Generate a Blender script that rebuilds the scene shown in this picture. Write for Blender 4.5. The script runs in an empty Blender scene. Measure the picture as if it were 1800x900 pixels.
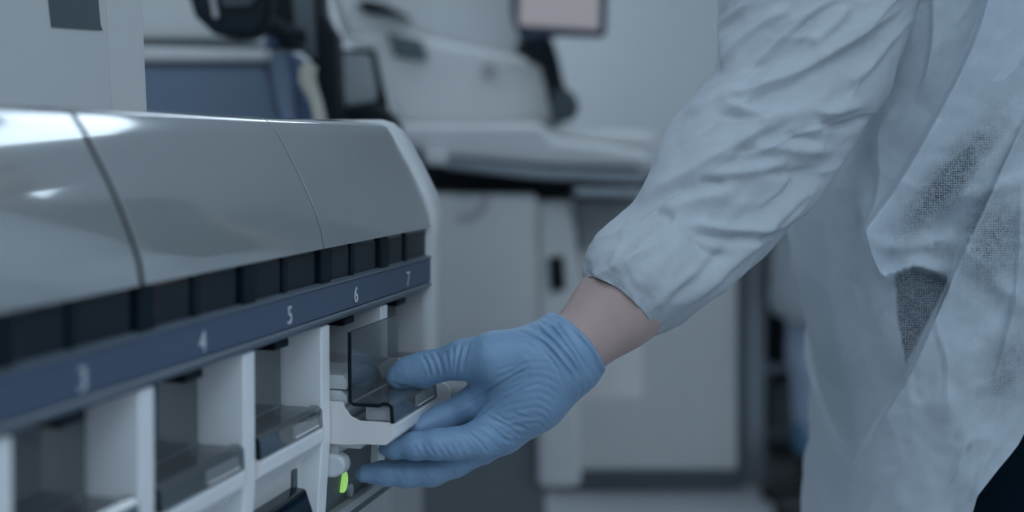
import bpy, bmesh, math, random
import numpy as np
from mathutils import Vector, Matrix

C = bpy.context.scene.collection
random.seed(4); RNG = np.random.default_rng(4)
H = 1.15            # camera height
FP = 2200.0         # focal length in pixels (1800 px wide frame)
HZ = 255.0          # horizon row

# ------------------------------------------------------------------ camera
cam_d = bpy.data.cameras.new('camera'); cam = bpy.data.objects.new('camera', cam_d); C.objects.link(cam)
cam.location = (0, 0, H); cam.rotation_euler = (math.pi/2, 0, 0)
cam_d.sensor_width = 36; cam_d.lens = 36*FP/1800
cam_d.shift_y = -(450-HZ)/1800.0
cam_d.clip_start = 0.02
cam_d.dof.use_dof = True; cam_d.dof.focus_distance = 1.0; cam_d.dof.aperture_fstop = 2.7
bpy.context.scene.camera = cam
# ------------------------------------------------------------------ world and exposure
w = bpy.data.worlds.new('world'); bpy.context.scene.world = w; w.use_nodes = True
w.node_tree.nodes['Background'].inputs[0].default_value = (0.45, 0.75, 1.0, 1)
w.node_tree.nodes['Background'].inputs[1].default_value = 0.06
LAMP = (0.68, 0.84, 1.0)
LAMP_POWER = 4.2
vs = bpy.context.scene.view_settings
vs.view_transform = 'Standard'; vs.look = 'None'; vs.gamma = 1; vs.use_curve_mapping = False
vs.exposure = -0.12

# ------------------------------------------------------------------ helpers
def px(x, y, Y):                      # a point of the photograph at distance Y from the camera plane
    return Vector(((x-900)/FP*Y, Y, H-(y-HZ)/FP*Y))
TH = math.atan(580/FP); cT, sT = math.cos(TH), math.sin(TH)
def loc(lx, ly, dz):                  # analyzer coordinates: outward, along its front, height from the camera
    return Vector((cT*lx+sT*ly, -sT*lx+cT*ly, H+dz))

def mat(name, col, rough=0.5, metal=0.0, var=0.04, scale=18.0, bump=0.0, bscale=200.0, spec=0.5, emit=None, estr=0, sheen=0, coat=0):
    m = bpy.data.materials.new(name); m.use_nodes = True
    nt = m.node_tree; b = nt.nodes['Principled BSDF']
    b.inputs['Roughness'].default_value = rough; b.inputs['Metallic'].default_value = metal
    b.inputs['Specular IOR Level'].default_value = spec
    b.inputs['Coat Weight'].default_value = coat; b.inputs['Coat Roughness'].default_value = 0.05
    if sheen: b.inputs['Sheen Weight'].default_value = sheen
    tc = nt.nodes.new('ShaderNodeTexCoord')
    n = nt.nodes.new('ShaderNodeTexNoise'); n.inputs['Scale'].default_value = scale; n.inputs['Detail'].default_value = 4
    nt.links.new(tc.outputs['Object'], n.inputs['Vector'])
    mx = nt.nodes.new('ShaderNodeMix'); mx.data_type = 'RGBA'
    mx.inputs[6].default_value = tuple(c*(1-var) for c in col)+(1,)
    mx.inputs[7].default_value = tuple(min(1, c*(1+var)) for c in col)+(1,)
    nt.links.new(n.outputs['Fac'], mx.inputs[0]); nt.links.new(mx.outputs[2], b.inputs['Base Color'])
    if bump:
        n2 = nt.nodes.new('ShaderNodeTexNoise'); n2.inputs['Scale'].default_value = bscale; n2.inputs['Detail'].default_value = 3
        nt.links.new(tc.outputs['Object'], n2.inputs['Vector'])
        bp = nt.nodes.new('ShaderNodeBump'); bp.inputs['Strength'].default_value = bump; bp.inputs['Distance'].default_value = 0.001
        nt.links.new(n2.outputs['Fac'], bp.inputs['Height']); nt.links.new(bp.outputs['Normal'], b.inputs['Normal'])
    if emit:
        b.inputs['Emission Color'].default_value = emit+(1,); b.inputs['Emission Strength'].default_value = estr
    return m

def link(name, me, m, parent=None, origin=None, smooth=False):
    """Link a mesh given in world coordinates as one object; its origin goes to the base of its box."""
    n = len(me.vertices); co = np.empty(n*3, np.float32); me.vertices.foreach_get('co', co); co = co.reshape(-1, 3)
    lo, hi = co.min(0), co.max(0)
    o0 = np.array(origin) if origin is not None else np.array([(lo[0]+hi[0])/2, (lo[1]+hi[1])/2, lo[2]])
    me.vertices.foreach_set('co', (co-o0).astype(np.float32).ravel()); me.update()
    o = bpy.data.objects.new(name, me); C.objects.link(o)
    if m is not None:
        for mm in (m if isinstance(m, (list, tuple)) else [m]): me.materials.append(mm)
    o['wo'] = [float(v) for v in o0]
    if parent is not None:
        o.parent = parent; pw = parent['wo']
        o.location = [o0[i]-pw[i] for i in range(3)]
    else: o.location = o0.tolist()
    if smooth: me.polygons.foreach_set('use_smooth', [True]*len(me.polygons))
    return o

def empty(name, p, label, cat, group=None):
    o = bpy.data.objects.new(name, None); C.objects.link(o); o.location = p; o.empty_display_size = .05
    o['wo'] = [float(v) for v in p]
    return tag(o, label, cat, group)
def tag(o, label=None, cat=None, group=None, kind=None):
    if label: o['label'] = label
    if cat: o['category'] = cat
    if group: o['group'] = group
    if kind: o['kind'] = kind
    return o

def from_py(name, verts, faces):
    me = bpy.data.meshes.new(name); me.from_pydata([tuple(v) for v in verts], [], faces); me.update()
    bm = bmesh.new(); bm.from_mesh(me); bmesh.ops.recalc_face_normals(bm, faces=bm.faces); bm.to_mesh(me); bm.free()
    return me

def loft(name, front, back, m, parent=None, bevel=0.0, seg=2, smooth=False):
    """A solid between two matching outlines."""
    n = len(front); v = list(front)+list(back)
    f = [tuple(range(n)), tuple(range(2*n-1, n-1, -1))]+[(i, (i+1) % n, n+(i+1) % n, n+i) for i in range(n)]
    o = link(name, from_py(name, v, f), m, parent)
    if bevel: bev(o, bevel, seg)
    return o
def bev(o, width, seg=2):
    b = o.modifiers.new('bevel', 'BEVEL'); b.width = width; b.segments = seg; b.limit_method = 'ANGLE'; b.angle_limit = math.radians(32)
    b.harden_normals = False
    o.data.polygons.foreach_set('use_smooth', [True]*len(o.data.polygons))
    wn = o.modifiers.new('normals', 'WEIGHTED_NORMAL'); wn.keep_sharp = True
def box(name, lo, hi, m, parent=None, bevel=0.0, seg=2):
    x0, y0, z0 = lo; x1, y1, z1 = hi
    return loft(name, [(x0,y0,z0),(x1,y0,z0),(x1,y0,z1),(x0,y0,z1)], [(x0,y1,z0),(x1,y1,z0),(x1,y1,z1),(x0,y1,z1)], m, parent, bevel, seg)
def lbox(name, lx0, lx1, ly0, ly1, z0, z1, m, parent=None, bevel=0.0, seg=2):     # box in analyzer coordinates
    q = [(lx0,z0),(lx1,z0),(lx1,z1),(lx0,z1)]
    return loft(name, [loc(a, ly0, z) for a, z in q], [loc(a, ly1, z) for a, z in q], m, parent, bevel, seg)
def lprof(name, prof, ly0, ly1, m, parent=None, bevel=0.0, seg=2):                 # profile (out, height) run along the front
    return loft(name, [loc(a, ly0, z) for a, z in prof], [loc(a, ly1, z) for a, z in prof], m, parent, bevel, seg)
def prism(name, pts, Y, depth, m, parent=None, bevel=0.0, seg=2, Y2=None):         # outline at distance Y, running straight back
    fr = []
    for p in pts:
        fr.append(px(p[0], p[1], p[2] if len(p) > 2 else Y))
    bk = [v+Vector((0, depth, 0)) for v in fr]
    return loft(name, fr, bk, m, parent, bevel, seg)
def sheet(pts, t):                    # closed outline of a bent sheet: open polyline (a, z) thickened by t
    P = [Vector(p) for p in pts]; out1 = []; out2 = []
    for i, p in enumerate(P):
        a = P[max(i-1, 0)]; b = P[min(i+1, len(P)-1)]; d = (b-a).normalized(); n = Vector((-d.y, d.x))
        out1.append(tuple(p+n*t/2)); out2.append(tuple(p-n*t/2))
    return out1+out2[::-1]
def tube(name, pts, r, m, parent=None, seg=12):
    P = [Vector(p) for p in pts]; R = r if isinstance(r, (list, tuple)) else [r]*len(P)
    V = []; F = []
    for i, p in enumerate(P):
        d = (P[min(i+1, len(P)-1)]-P[max(i-1, 0)]).normalized()
        u = d.cross(Vector((0.13, 0.9, 0.31))).normalized(); v = d.cross(u)
        for k in range(seg):
            a = 2*math.pi*k/seg; V.append(p+(u*math.cos(a)+v*math.sin(a))*R[i])
    for i in range(len(P)-1):
        for k in range(seg):
            F.append((i*seg+k, i*seg+(k+1) % seg, (i+1)*seg+(k+1) % seg, (i+1)*seg+k))
    F.append(tuple(range(seg))); F.append(tuple(range((len(P)-1)*seg, len(P)*seg)))
    o = link(name, from_py(name, V, F), m, parent, smooth=True)
    return o

# ---- implicit bodies: tapered capsules blended and meshed with surface nets
class Field:
    def __init__(s, lo, hi, h):
        s.lo = np.array(lo, np.float32); s.h = h
        s.n = np.ceil((np.array(hi)-np.array(lo))/h).astype(int)+1
        s.f = np.full(tuple(s.n), 0.06, np.float32)
    def _slab(s, lo, hi):
        a = np.clip(np.floor((lo-s.lo)/s.h).astype(int), 0, s.n-1); b = np.clip(np.ceil((hi-s.lo)/s.h).astype(int)+1, 1, s.n)
        if (b <= a).any(): return None
        ax = [s.lo[i]+s.h*np.arange(a[i], b[i], dtype=np.float32) for i in range(3)]
        return tuple(slice(a[i], b[i]) for i in range(3)), np.meshgrid(*ax, indexing='ij', sparse=True)
    def cap(s, a, b, ra, rb, k=0.008, sub=False, sq=None):
        a = np.array(a, np.float32); b = np.array(b, np.float32); R = max(ra, rb)+0.062
        r = s._slab(np.minimum(a, b)-R, np.maximum(a, b)+R)
        if r is None: return
        sl, (X, Y, Z) = r
        d = b-a; L = float(d@d)+1e-12
        t = np.clip(((X-a[0])*d[0]+(Y-a[1])*d[1]+(Z-a[2])*d[2])/L, 0, 1)
        q = np.sqrt((X-a[0]-t*d[0])**2+(Y-a[1]-t*d[1])**2+(Z-a[2]-t*d[2])**2)-(ra+(rb-ra)*t)
        g = s.f[sl]
        if sub:
            q = -q; hh = np.clip(0.5-0.5*(g-q)/k, 0, 1); s.f[sl] = g*(1-hh)+q*hh+k*hh*(1-hh)
        else:
            hh = np.clip(0.5+0.5*(q-g)/k, 0, 1); s.f[sl] = q*(1-hh)+g*hh-k*hh*(1-hh)
    def clip(s, p, n):                # keep the side the normal points away from
        ax = [s.lo[i]+s.h*np.arange(s.n[i], dtype=np.float32) for i in range(3)]
        X, Y, Z = np.meshgrid(*ax, indexing='ij', sparse=True)
        s.f = np.maximum(s.f, (X-p[0])*n[0]+(Y-p[1])*n[1]+(Z-p[2])*n[2]).astype(np.float32)
    def mesh(s, name):
        f = s.f; neg = f < 0; n = f.shape
        cs = np.zeros(tuple(k-1 for k in n), np.int8)
        for i in (0, 1):
            for j in (0, 1):
                for k in (0, 1):
                    cs += neg[i:n[0]-1+i, j:n[1]-1+j, k:n[2]-1+k]
        idx = np.argwhere((cs > 0) & (cs < 8)); m = len(idx)
        ids = np.full(cs.shape, -1, np.int32); ids[tuple(idx.T)] = np.arange(m)
        acc = np.zeros((m, 3)); cnt = np.zeros(m)
        cor = [(i, j, k) for i in (0, 1) for j in (0, 1) for k in (0, 1)]
        for a in cor:
            for ax in range(3):
                if a[ax]: continue
                b = list(a); b[ax] = 1
                fa = f[idx[:,0]+a[0], idx[:,1]+a[1], idx[:,2]+a[2]]; fb = f[idx[:,0]+b[0], idx[:,1]+b[1], idx[:,2]+b[2]]
                msk = (fa < 0) != (fb < 0)
                t = np.where(msk, fa/np.where(fa-fb == 0, 1, fa-fb), 0)
                p = np.tile(np.array(a, float), (m, 1)); p[:, ax] = t
                acc[msk] += p[msk]; cnt[msk] += 1
        V = s.lo+s.h*(idx+acc/np.maximum(cnt, 1)[:, None])
        F = []
        for ax in range(3):
            u, v = [(1, 2), (2, 0), (0, 1)][ax]
            sh = [slice(None)]*3; sh2 = list(sh); sh[ax] = slice(0, n[ax]-1); sh2[ax] = slice(1, n[ax])
            ch = neg[tuple(sh)] != neg[tuple(sh2)]
            e = np.argwhere(ch); ok = (e[:, u] > 0) & (e[:, v] > 0) & (e[:, u] < n[u]-1) & (e[:, v] < n[v]-1); e = e[ok]
            def cell(du, dv):
                c = e.copy(); c[:, u] += du; c[:, v] += dv; return ids[c[:,0], c[:,1], c[:,2]]
            q = np.stack([cell(-1,-1), cell(0,-1), cell(0,0), cell(-1,0)], 1)
            inside = neg[e[:,0], e[:,1], e[:,2]]
            q[~inside] = q[~inside][:, ::-1]; F.append(q)
        F = np.concatenate(F)
        me = bpy.data.meshes.new(name)
        me.vertices.add(m); me.vertices.foreach_set('co', V.astype(np.float32).ravel())
        me.loops.add(len(F)*4); me.polygons.add(len(F))
        me.polygons.foreach_set('loop_start', np.arange(0, len(F)*4, 4)); me.loops.foreach_set('vertex_index', F.ravel().astype(np.int32))
        me.polygons.foreach_set('use_smooth', [True]*len(F)); me.update(calc_edges=True); me.validate()
        return me

def coords(me):
    a = np.empty(len(me.vertices)*3, np.float32); me.vertices.foreach_get('co', a); return a.reshape(-1, 3).astype(float)
def normals(me):
    a = np.empty(len(me.vertices)*3, np.float32); me.vertex_normals.foreach_get('vector', a); return a.reshape(-1, 3).astype(float)
def to_px(co):
    return np.stack([900+co[:,0]/co[:,1]*FP, HZ-(co[:,2]-H)/co[:,1]*FP], 1)
def poly_dist(P, pts, closed=False):
    """distance to a polyline, signed side (+ on the right hand of travel as drawn), and how far along (0..1)"""
    pts = np.array(pts, float); best = np.full(len(P), 1e9); side = np.zeros(len(P)); along = np.zeros(len(P))
    seg = np.linalg.norm(pts[1:]-pts[:-1], axis=1); tot = seg.sum(); acc = 0
    for a, b, l in zip(pts[:-1], pts[1:], seg):
        d = b-a; t = np.clip(((P-a)@d)/(l*l+1e-9), 0, 1); q = P-a-t[:, None]*d; dd = np.linalg.norm(q, axis=1)
        m = dd < best; best[m] = dd[m]; side[m] = (d[0]*q[m,1]-d[1]*q[m,0]); along[m] = (acc+t[m]*l)/tot; acc += l
    return best, np.sign(side), along
def smooth_line(pts, n=4):            # rounder polyline through the points
    P = np.array(pts, float)
    for _ in range(n):
        Q = [P[0]]
        for a, b in zip(P[:-1], P[1:]): Q += [a*.75+b*.25, a*.25+b*.75]
        P = np.array(Q+[P[-1]])
        if len(P) > 60: break
    return P
def vnoise(P, seed=0):                # smooth value noise for n x d points
    P = np.asarray(P, float); i = np.floor(P).astype(np.int64); f = P-i; f = f*f*(3-2*f); d = P.shape[1]; out = np.zeros(len(P))
    for c in range(2**d):
        o = np.array([(c >> k) & 1 for k in range(d)]); q = i+o
        h = np.zeros(len(P), np.int64)+seed*1013
        for k in range(d): h = (h*73856093) ^ (q[:, k]*[19349663, 83492791, 2654435][k])
        h = ((h ^ (h >> 13))*1274126177) & 0x7fffffff
        wgt = np.ones(len(P))
        for k in range(d): wgt *= f[:, k] if o[k] else 1-f[:, k]
        out += wgt*(h/0x7fffffff)
    return out*2-1

# ------------------------------------------------------------------ materials
M = {}
M['wall'] = mat('painted_wall', (0.80,0.82,0.83), .7, bump=.1)
M['wall_side'] = mat('painted_side_wall', (0.66,0.68,0.69), .8)
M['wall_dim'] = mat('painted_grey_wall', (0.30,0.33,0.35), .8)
M['ceil'] = mat('ceiling_tile', (0.82,0.83,0.84), .9, bump=.3, bscale=90)
M['floor'] = mat('vinyl_floor', (0.50,0.52,0.54), .35, var=.1, scale=60)
M['white'] = mat('white_plastic', (0.62,0.63,0.63), .38, bump=.03, bscale=900)
M['white2'] = mat('off_white_plastic', (0.66,0.67,0.66), .42)
M['cream'] = mat('warm_white_plastic', (0.76,0.73,0.72), .4)
M['grey'] = mat('grey_plastic', (0.40,0.41,0.42), .45)
M['dgrey'] = mat('dark_grey_plastic', (0.10,0.12,0.13), .45)
M['black'] = mat('black_plastic', (0.002,0.009,0.014), .5, spec=.25)
M['blackgloss'] = mat('black_gloss', (0.002,0.008,0.013), .08, coat=.2)
M['bandwin'] = mat('smoked_band_window', (0.014,0.022,0.027), .3, spec=.2)
M['plinth'] = mat('shade_panel_grey', (0.15,0.17,0.18), .6)  # darker grey standing in for the shade low on the rear cabinet
M['bright'] = mat('bright_white_plastic', (0.86,0.87,0.88), .4)
M['darkfront'] = mat('charcoal_plastic', (0.035,0.05,0.058), .5)
M['seam'] = mat('matt_black_seam', (0.001,0.004,0.008), .9, spec=.05)
M['slate'] = mat('slate_blue_fascia', (0.075,0.105,0.165), .42, bump=.04, bscale=1200)
M['slate2'] = mat('slate_grey_edge', (0.13,0.16,0.19), .35)
M['hood'] = mat('smoked_grey_hood', (0.30,0.32,0.325), .12, spec=.8, coat=1.0, var=.02)
M['hood'].node_tree.nodes['Principled BSDF'].inputs['Coat IOR'].default_value = 2.3
M['bluebox'] = mat('blue_grey_panel', (0.155,0.205,0.285), .6)
M['blue'] = mat('deep_blue_plastic', (0.055,0.09,0.18), .5)
M['tan'] = mat('tan_plastic', (0.52,0.50,0.42), .5)
M['screen'] = mat('grey_screen', (0.42,0.45,0.46), .3)
M['pink'] = mat('pinkish_lit_screen', (0.3,0.27,0.27), .4, emit=(0.50,0.46,0.50), estr=.34)
M['navy'] = mat('navy_bezel', (0.02,0.035,0.07), .4)
M['label'] = mat('dark_grey_label', (0.085,0.115,0.125), .65, var=.15, scale=40)
M['green'] = mat('green_indicator', (0.45,0.75,0.18), .4, emit=(0.45,0.95,0.22), estr=.5)
M['ind'] = mat('grey_indicator', (0.42,0.48,0.50), .4)
M['digit'] = mat('printed_digit', (0.62,0.66,0.70), .5)
M['steel'] = mat('brushed_steel', (0.32,0.35,0.38), .35, metal=.6)
M['skin'] = mat('skin', (0.44,0.315,0.29), .5, var=.10, scale=45, bump=.25, bscale=350)
M['skin'].node_tree.nodes['Principled BSDF'].inputs['Subsurface Weight'].default_value = .12
M['skin'].node_tree.nodes['Principled BSDF'].inputs['Subsurface Radius'].default_value = (.008, .003, .002)
M['glove'] = mat('blue_nitrile', (0.195,0.315,0.465), .42, var=.05, scale=30, bump=.22, bscale=420, spec=.45)
M['hair'] = mat('dark_hair', (0.03,0.022,0.018), .6, var=.4, scale=120, bump=.6, bscale=300)
M['trousers'] = mat('black_trousers', (0.001,0.009,0.016), .95, bump=.2, spec=.1)
M['scrub'] = mat('navy_scrub_top', (0.008,0.022,0.034), .9, bump=.2)
M['shoe'] = mat('black_shoe', (0.01,0.011,0.013), .5)
M['coat'] = mat('pale_lab_coat', (0.34,0.38,0.41), .8)
M['ltrous'] = mat('light_blue_trousers', (0.40,0.47,0.60), .8)
M['cover'] = mat('blue_shoe_cover', (0.12,0.26,0.40), .7)
M['lamp'] = mat('ceiling_diffuser', (0.8,0.8,0.8), .6, emit=LAMP, estr=LAMP_POWER)
M['clear'] = mat('translucent_tray', (0.62,0.64,0.65), .25)

def smoke(name, tint, dens):
    m = bpy.data.materials.new(name); m.use_nodes = True; nt = m.node_tree; nt.nodes.clear()
    out = nt.nodes.new('ShaderNodeOutputMaterial'); tr = nt.nodes.new('ShaderNodeBsdfTransparent'); tr.inputs[0].default_value = tint+(1,)
    df = nt.nodes.new('ShaderNodeBsdfDiffuse'); df.inputs[0].default_value = (.22,.235,.24,1)
    mx = nt.nodes.new('ShaderNodeMixShader'); mx.inputs[0].default_value = dens
    gl = nt.nodes.new('ShaderNodeBsdfGlossy'); gl.inputs['Roughness'].default_value = .04
    fr = nt.nodes.new('ShaderNodeFresnel'); fr.inputs['IOR'].default_value = 2.3
    ge = nt.nodes.new('ShaderNodeNewGeometry'); iv = nt.nodes.new('ShaderNodeMath'); iv.operation = 'SUBTRACT'; iv.inputs[0].default_value = 1
    nt.links.new(ge.outputs['Backfacing'], iv.inputs[1]); fm = nt.nodes.new('ShaderNodeMath'); fm.operation = 'MULTIPLY'
    nt.links.new(fr.outputs[0], fm.inputs[0]); nt.links.new(iv.outputs[0], fm.inputs[1])
    n = nt.nodes.new('ShaderNodeTexNoise'); n.inputs['Scale'].default_value = 30
    md = nt.nodes.new('ShaderNodeMath'); md.operation = 'MULTIPLY_ADD'; md.inputs[1].default_value = .06; md.inputs[2].default_value = dens-.03
    nt.links.new(n.outputs['Fac'], md.inputs[0]); nt.links.new(md.outputs[0], mx.inputs[0])
    m2 = nt.nodes.new('ShaderNodeMixShader')
    nt.links.new(tr.outputs[0], mx.inputs[1]); nt.links.new(df.outputs[0], mx.inputs[2])
    nt.links.new(fm.outputs[0], m2.inputs[0]); nt.links.new(mx.outputs[0], m2.inputs[1]); nt.links.new(gl.outputs[0], m2.inputs[2])
    nt.links.new(m2.outputs[0], out.inputs[0])
    return m
M['smoke'] = smoke('smoked_acrylic', (.62,.66,.68), .20)

def cloth(name, col, trans, fine):
    """thin nonwoven cloth: diffuse and translucent, with a fine rib and, where it is a single thin layer, open pores"""
    m = bpy.data.materials.new(name); m.use_nodes = True; nt = m.node_tree; nt.nodes.clear(); L = nt.links.new
    out = nt.nodes.new('ShaderNodeOutputMaterial')
    uv = nt.nodes.new('ShaderNodeUVMap'); uv.uv_map = 'cloth'
    n1 = nt.nodes.new('ShaderNodeTexNoise'); n1.inputs['Scale'].default_value = 90; n1.inputs['Detail'].default_value = 5
    L(uv.outputs[0], n1.inputs['Vector'])
    mx = nt.nodes.new('ShaderNodeMix'); mx.data_type = 'RGBA'
    mx.inputs[6].default_value = tuple(c*.93 for c in col)+(1,); mx.inputs[7].default_value = tuple(min(1,c*1.05) for c in col)+(1,)
    L(n1.outputs['Fac'], mx.inputs[0])
    df = nt.nodes.new('ShaderNodeBsdfDiffuse'); tl = nt.nodes.new('ShaderNodeBsdfTranslucent')
    L(mx.outputs[2], df.inputs[0]); L(mx.outputs[2], tl.inputs[0])
    wv = nt.nodes.new('ShaderNodeTexWave'); wv.inputs['Scale'].default_value = fine; wv.inputs['Distortion'].default_value = .6; wv.bands_direction = 'DIAGONAL'
    L(uv.outputs[0], wv.inputs['Vector'])
    bp = nt.nodes.new('ShaderNodeBump'); bp.inputs['Strength'].default_value = .22; bp.inputs['Distance'].default_value = .0006
    L(wv.outputs['Fac'], bp.inputs['Height']); L(bp.outputs[0], df.inputs['Normal'])
    ms = nt.nodes.new('ShaderNodeMixShader'); ms.inputs[0].default_value = trans
    L(df.outputs[0], ms.inputs[1]); L(tl.outputs[0], ms.inputs[2])
    at = nt.nodes.new('ShaderNodeAttribute'); at.attribute_name = 'thin'
    vo = nt.nodes.new('ShaderNodeTexVoronoi'); vo.inputs['Scale'].default_value = 520; vo.inputs['Randomness'].default_value = .3
    L(uv.outputs[0], vo.inputs['Vector'])
    ho = nt.nodes.new('ShaderNodeMapRange'); ho.inputs[1].default_value = .55; ho.inputs[2].default_value = .25; ho.inputs[3].default_value = .45; ho.inputs[4].default_value = 1.0
    L(vo.outputs['Distance'], ho.inputs[0])
    mm = nt.nodes.new('ShaderNodeMath'); mm.operation = 'MULTIPLY'; L(at.outputs['Fac'], mm.inputs[0]); L(ho.outputs[0], mm.inputs[1])
    tr = nt.nodes.new('ShaderNodeBsdfTransparent')
    m3 = nt.nodes.new('ShaderNodeMixShader'); L(mm.outputs[0], m3.inputs[0]); L(ms.outputs[0], m3.inputs[1]); L(tr.outputs[0], m3.inputs[2])
    L(m3.outputs[0], out.inputs[0])
    return m
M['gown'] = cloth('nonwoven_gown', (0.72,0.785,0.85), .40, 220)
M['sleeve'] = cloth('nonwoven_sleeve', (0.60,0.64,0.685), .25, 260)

# ------------------------------------------------------------------ room
RX0, RX1, RY0, RY1, RZ = -2.6, 3.2, -2.8, 5.6, 2.75
tag(box('floor', (RX0, RY0, -.1), (RX1, RY1, 0), M['floor']), kind='structure')
tag(box('ceiling', (RX0, RY0, RZ), (RX1, RY1, RZ+.1), M['ceil']), kind='structure')
tag(box('wall_back', (RX0, RY1, 0), (RX1, RY1+.1, RZ), M['wall']), kind='structure')
tag(box('wall_left', (RX0-.1, RY0, 0), (RX0, RY1, RZ), M['wall_side']), kind='structure')
tag(box('wall_right', (RX1, RY0, 0), (RX1+.1, RY1, RZ), M['wall_dim']), kind='structure')
tag(box('wall_front', (RX0, RY0-.1, 0), (RX1, RY0, RZ), M['wall']), kind='structure')
tag(box('baseboard_back', (RX0, RY1-.012, 0), (RX1, RY1, .1), M['grey']), kind='structure')

def ceiling_light(x, y, where):
    r = empty('ceiling_light', (x, y, RZ-.03), 'recessed white ceiling light panel, '+where, 'ceiling light', 'ceiling light panels')
    fr = from_py('frame', [(x+a*(.62 if q else .58), y+b*(.32 if q else .28), RZ-.03) for q in (1, 0) for a, b in ((-1,-1),(1,-1),(1,1),(-1,1))]
                 +[(x+a*(.62 if q else .58), y+b*(.32 if q else .28), RZ-.001) for q in (1, 0) for a, b in ((-1,-1),(1,-1),(1,1),(-1,1))],
                 [(i, (i+1) % 4, 4+(i+1) % 4, 4+i) for i in range(4)]+[(8+i, 8+(i+1) % 4, 12+(i+1) % 4, 12+i) for i in range(4)]
                 +[(i, (i+1) % 4, 8+(i+1) % 4, 8+i) for i in range(4)]+[(4+i, 4+(i+1) % 4, 12+(i+1) % 4, 12+i) for i in range(4)])
    link('frame', fr, M['white'], r)
    box('diffuser', (x-.58, y-.28, RZ-.018), (x+.58, y+.28, RZ-.002), M['lamp'], r)
for j, (y, wy) in enumerate(((-2.2, 'added by the front wall'), (-1.2, 'behind the viewer'), (-0.2, 'added above the viewer'), (1.0, 'over the arm'), (2.9, 'over the rear bench'), (4.7, 'by the rear wall'))):  # front-wall and above-viewer rows are unseen, added to brighten the foreground
    for x, wx in ((-1.3, 'left'), (0.6, 'middle'), (2.3, 'right')):
        if y == 4.7: x -= 1.0 if x > 0 else .6
        if (x, y) not in ((0.6, 1.0), (0.6, 1.0)) and not (y > 4 and x > 1): ceiling_light(x, y, wy+', '+wx)

# ------------------------------------------------------------------ foreground analyzer
F = -.376; P0 = .872; DP = .126
AN = empty('laboratory_analyzer', loc(-.62, .62, -H), 'white laboratory analyzer with smoked curved hood and numbered slate fascia in the foreground', 'lab machine')
LY0, LY1 = P0-5*DP, P0+2*DP
lbox('pedestal', -1.0, -.52, LY0+.03, LY1-.06, -H, -.31, M['dgrey'], AN, .01)
lbox('chassis', -.95, -.60, LY0, LY1, -.30, .0, M['white2'], AN)
hoodp = [(-.3755,-.078),(-.3775,-.066),(-.382,-.052),(-.389,-.036),(-.397,-.020),(-.405,-.006),(-.413,.008),(-.4194,.0168),(-.426,.0205),(-.44,.0222),(-.60,.0222),(-.60,-.078)]
lprof('inner_frame', [(a-.004 if a > -.5 else a, z-.0035 if z > .01 else z) for a, z in hoodp], LY0, LY1-.002, M['black'], AN)
for k, (a, b) in enumerate(((LY0, P0-4*DP), (P0-4*DP, P0-2*DP), (P0-2*DP, P0), (P0, LY1))):
    o = lprof('hood_panel', hoodp, a+(.0009 if k != 2 else .0024), b-(.0009 if k != 1 else .0024), M['hood'], AN, .0004, 1)
for q, wd in ((-4, .0026), (-2, .0026), (0, .0012)):
    lprof('seam_strip', [(a-.0006 if a > -.5 else a, z-.0006 if z > .01 else z) for a, z in hoodp], P0+q*DP-wd, P0+q*DP+wd, M['seam'], AN)
# dark viewing band between hood and fascia, with dividers
lbox('viewing_band', -.60, -.381, LY0, LY1, -.108, -.0785, M['blackgloss'], AN)
for k in range(-5, 2):
    for q in (.0, .063):
        lbox('band_divider', -.382, -.3790 if q else -.3775, P0+k*DP+q, P0+k*DP+q+(.006 if q else .018), -.105, -.079, M['black'], AN, .001)
for k in range(-5, 2):
    lbox('band_window', -.3815, -.3806, P0+k*DP+.026, P0+k*DP+.060, -.103, -.0815, M['bandwin'], AN, .001)
    lbox('band_window', -.3815, -.3806, P0+k*DP+.073, P0+k*DP+.120, -.103, -.0815, M['bandwin'], AN, .001)
fas = lprof('fascia', [(F-.006,-.1035),(F-.001,-.1055),(F,-.1075),(F,-.1285),(F-.0015,-.1300),(F-.0005,-.1330),(F-.003,-.1362),(F-.02,-.1375),(-.60,-.1375),(-.60,-.1035)], LY0, LY1, M['slate'], AN)
lprof('lower_bead', [(F,-.1295),(F+.0015,-.1308),(F+.001,-.1330),(F-.003,-.1345)], LY0, LY1, M['slate2'], fas)
lprof('upper_bead', [(F-.004,-.1042),(F+.0012,-.1050),(F+.0012,-.1066),(F-.002,-.1075)], LY0, LY1, M['slate2'], fas)
def digit(ch, ly, dz, h):
    cu = bpy.data.curves.new('digit', 'FONT'); cu.body = ch; cu.size = h/.73; cu.align_x = 'CENTER'; cu.extrude = .0003
    t = bpy.data.objects.new('tmp', cu); C.objects.link(t); bpy.context.view_layer.update()
    me = bpy.data.meshes.new_from_object(t.evaluated_get(bpy.context.evaluated_depsgraph_get())); bpy.data.objects.remove(t)
    co = coords(me)
    W = np.array([loc(F+.0006+c[2], ly+c[0]*.95, dz+c[1]) for c in co], np.float32)
    me.vertices.foreach_set('co', W.ravel()); me.update()
    o = link('digit', me, M['digit'], fas); o['label'] = 'pale printed digit '+ch
for n in (3, 4, 5, 6, 7):
    digit(n*1 and str(n), .9354+(n-6)*DP*.985, -.1256, .0130)

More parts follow.
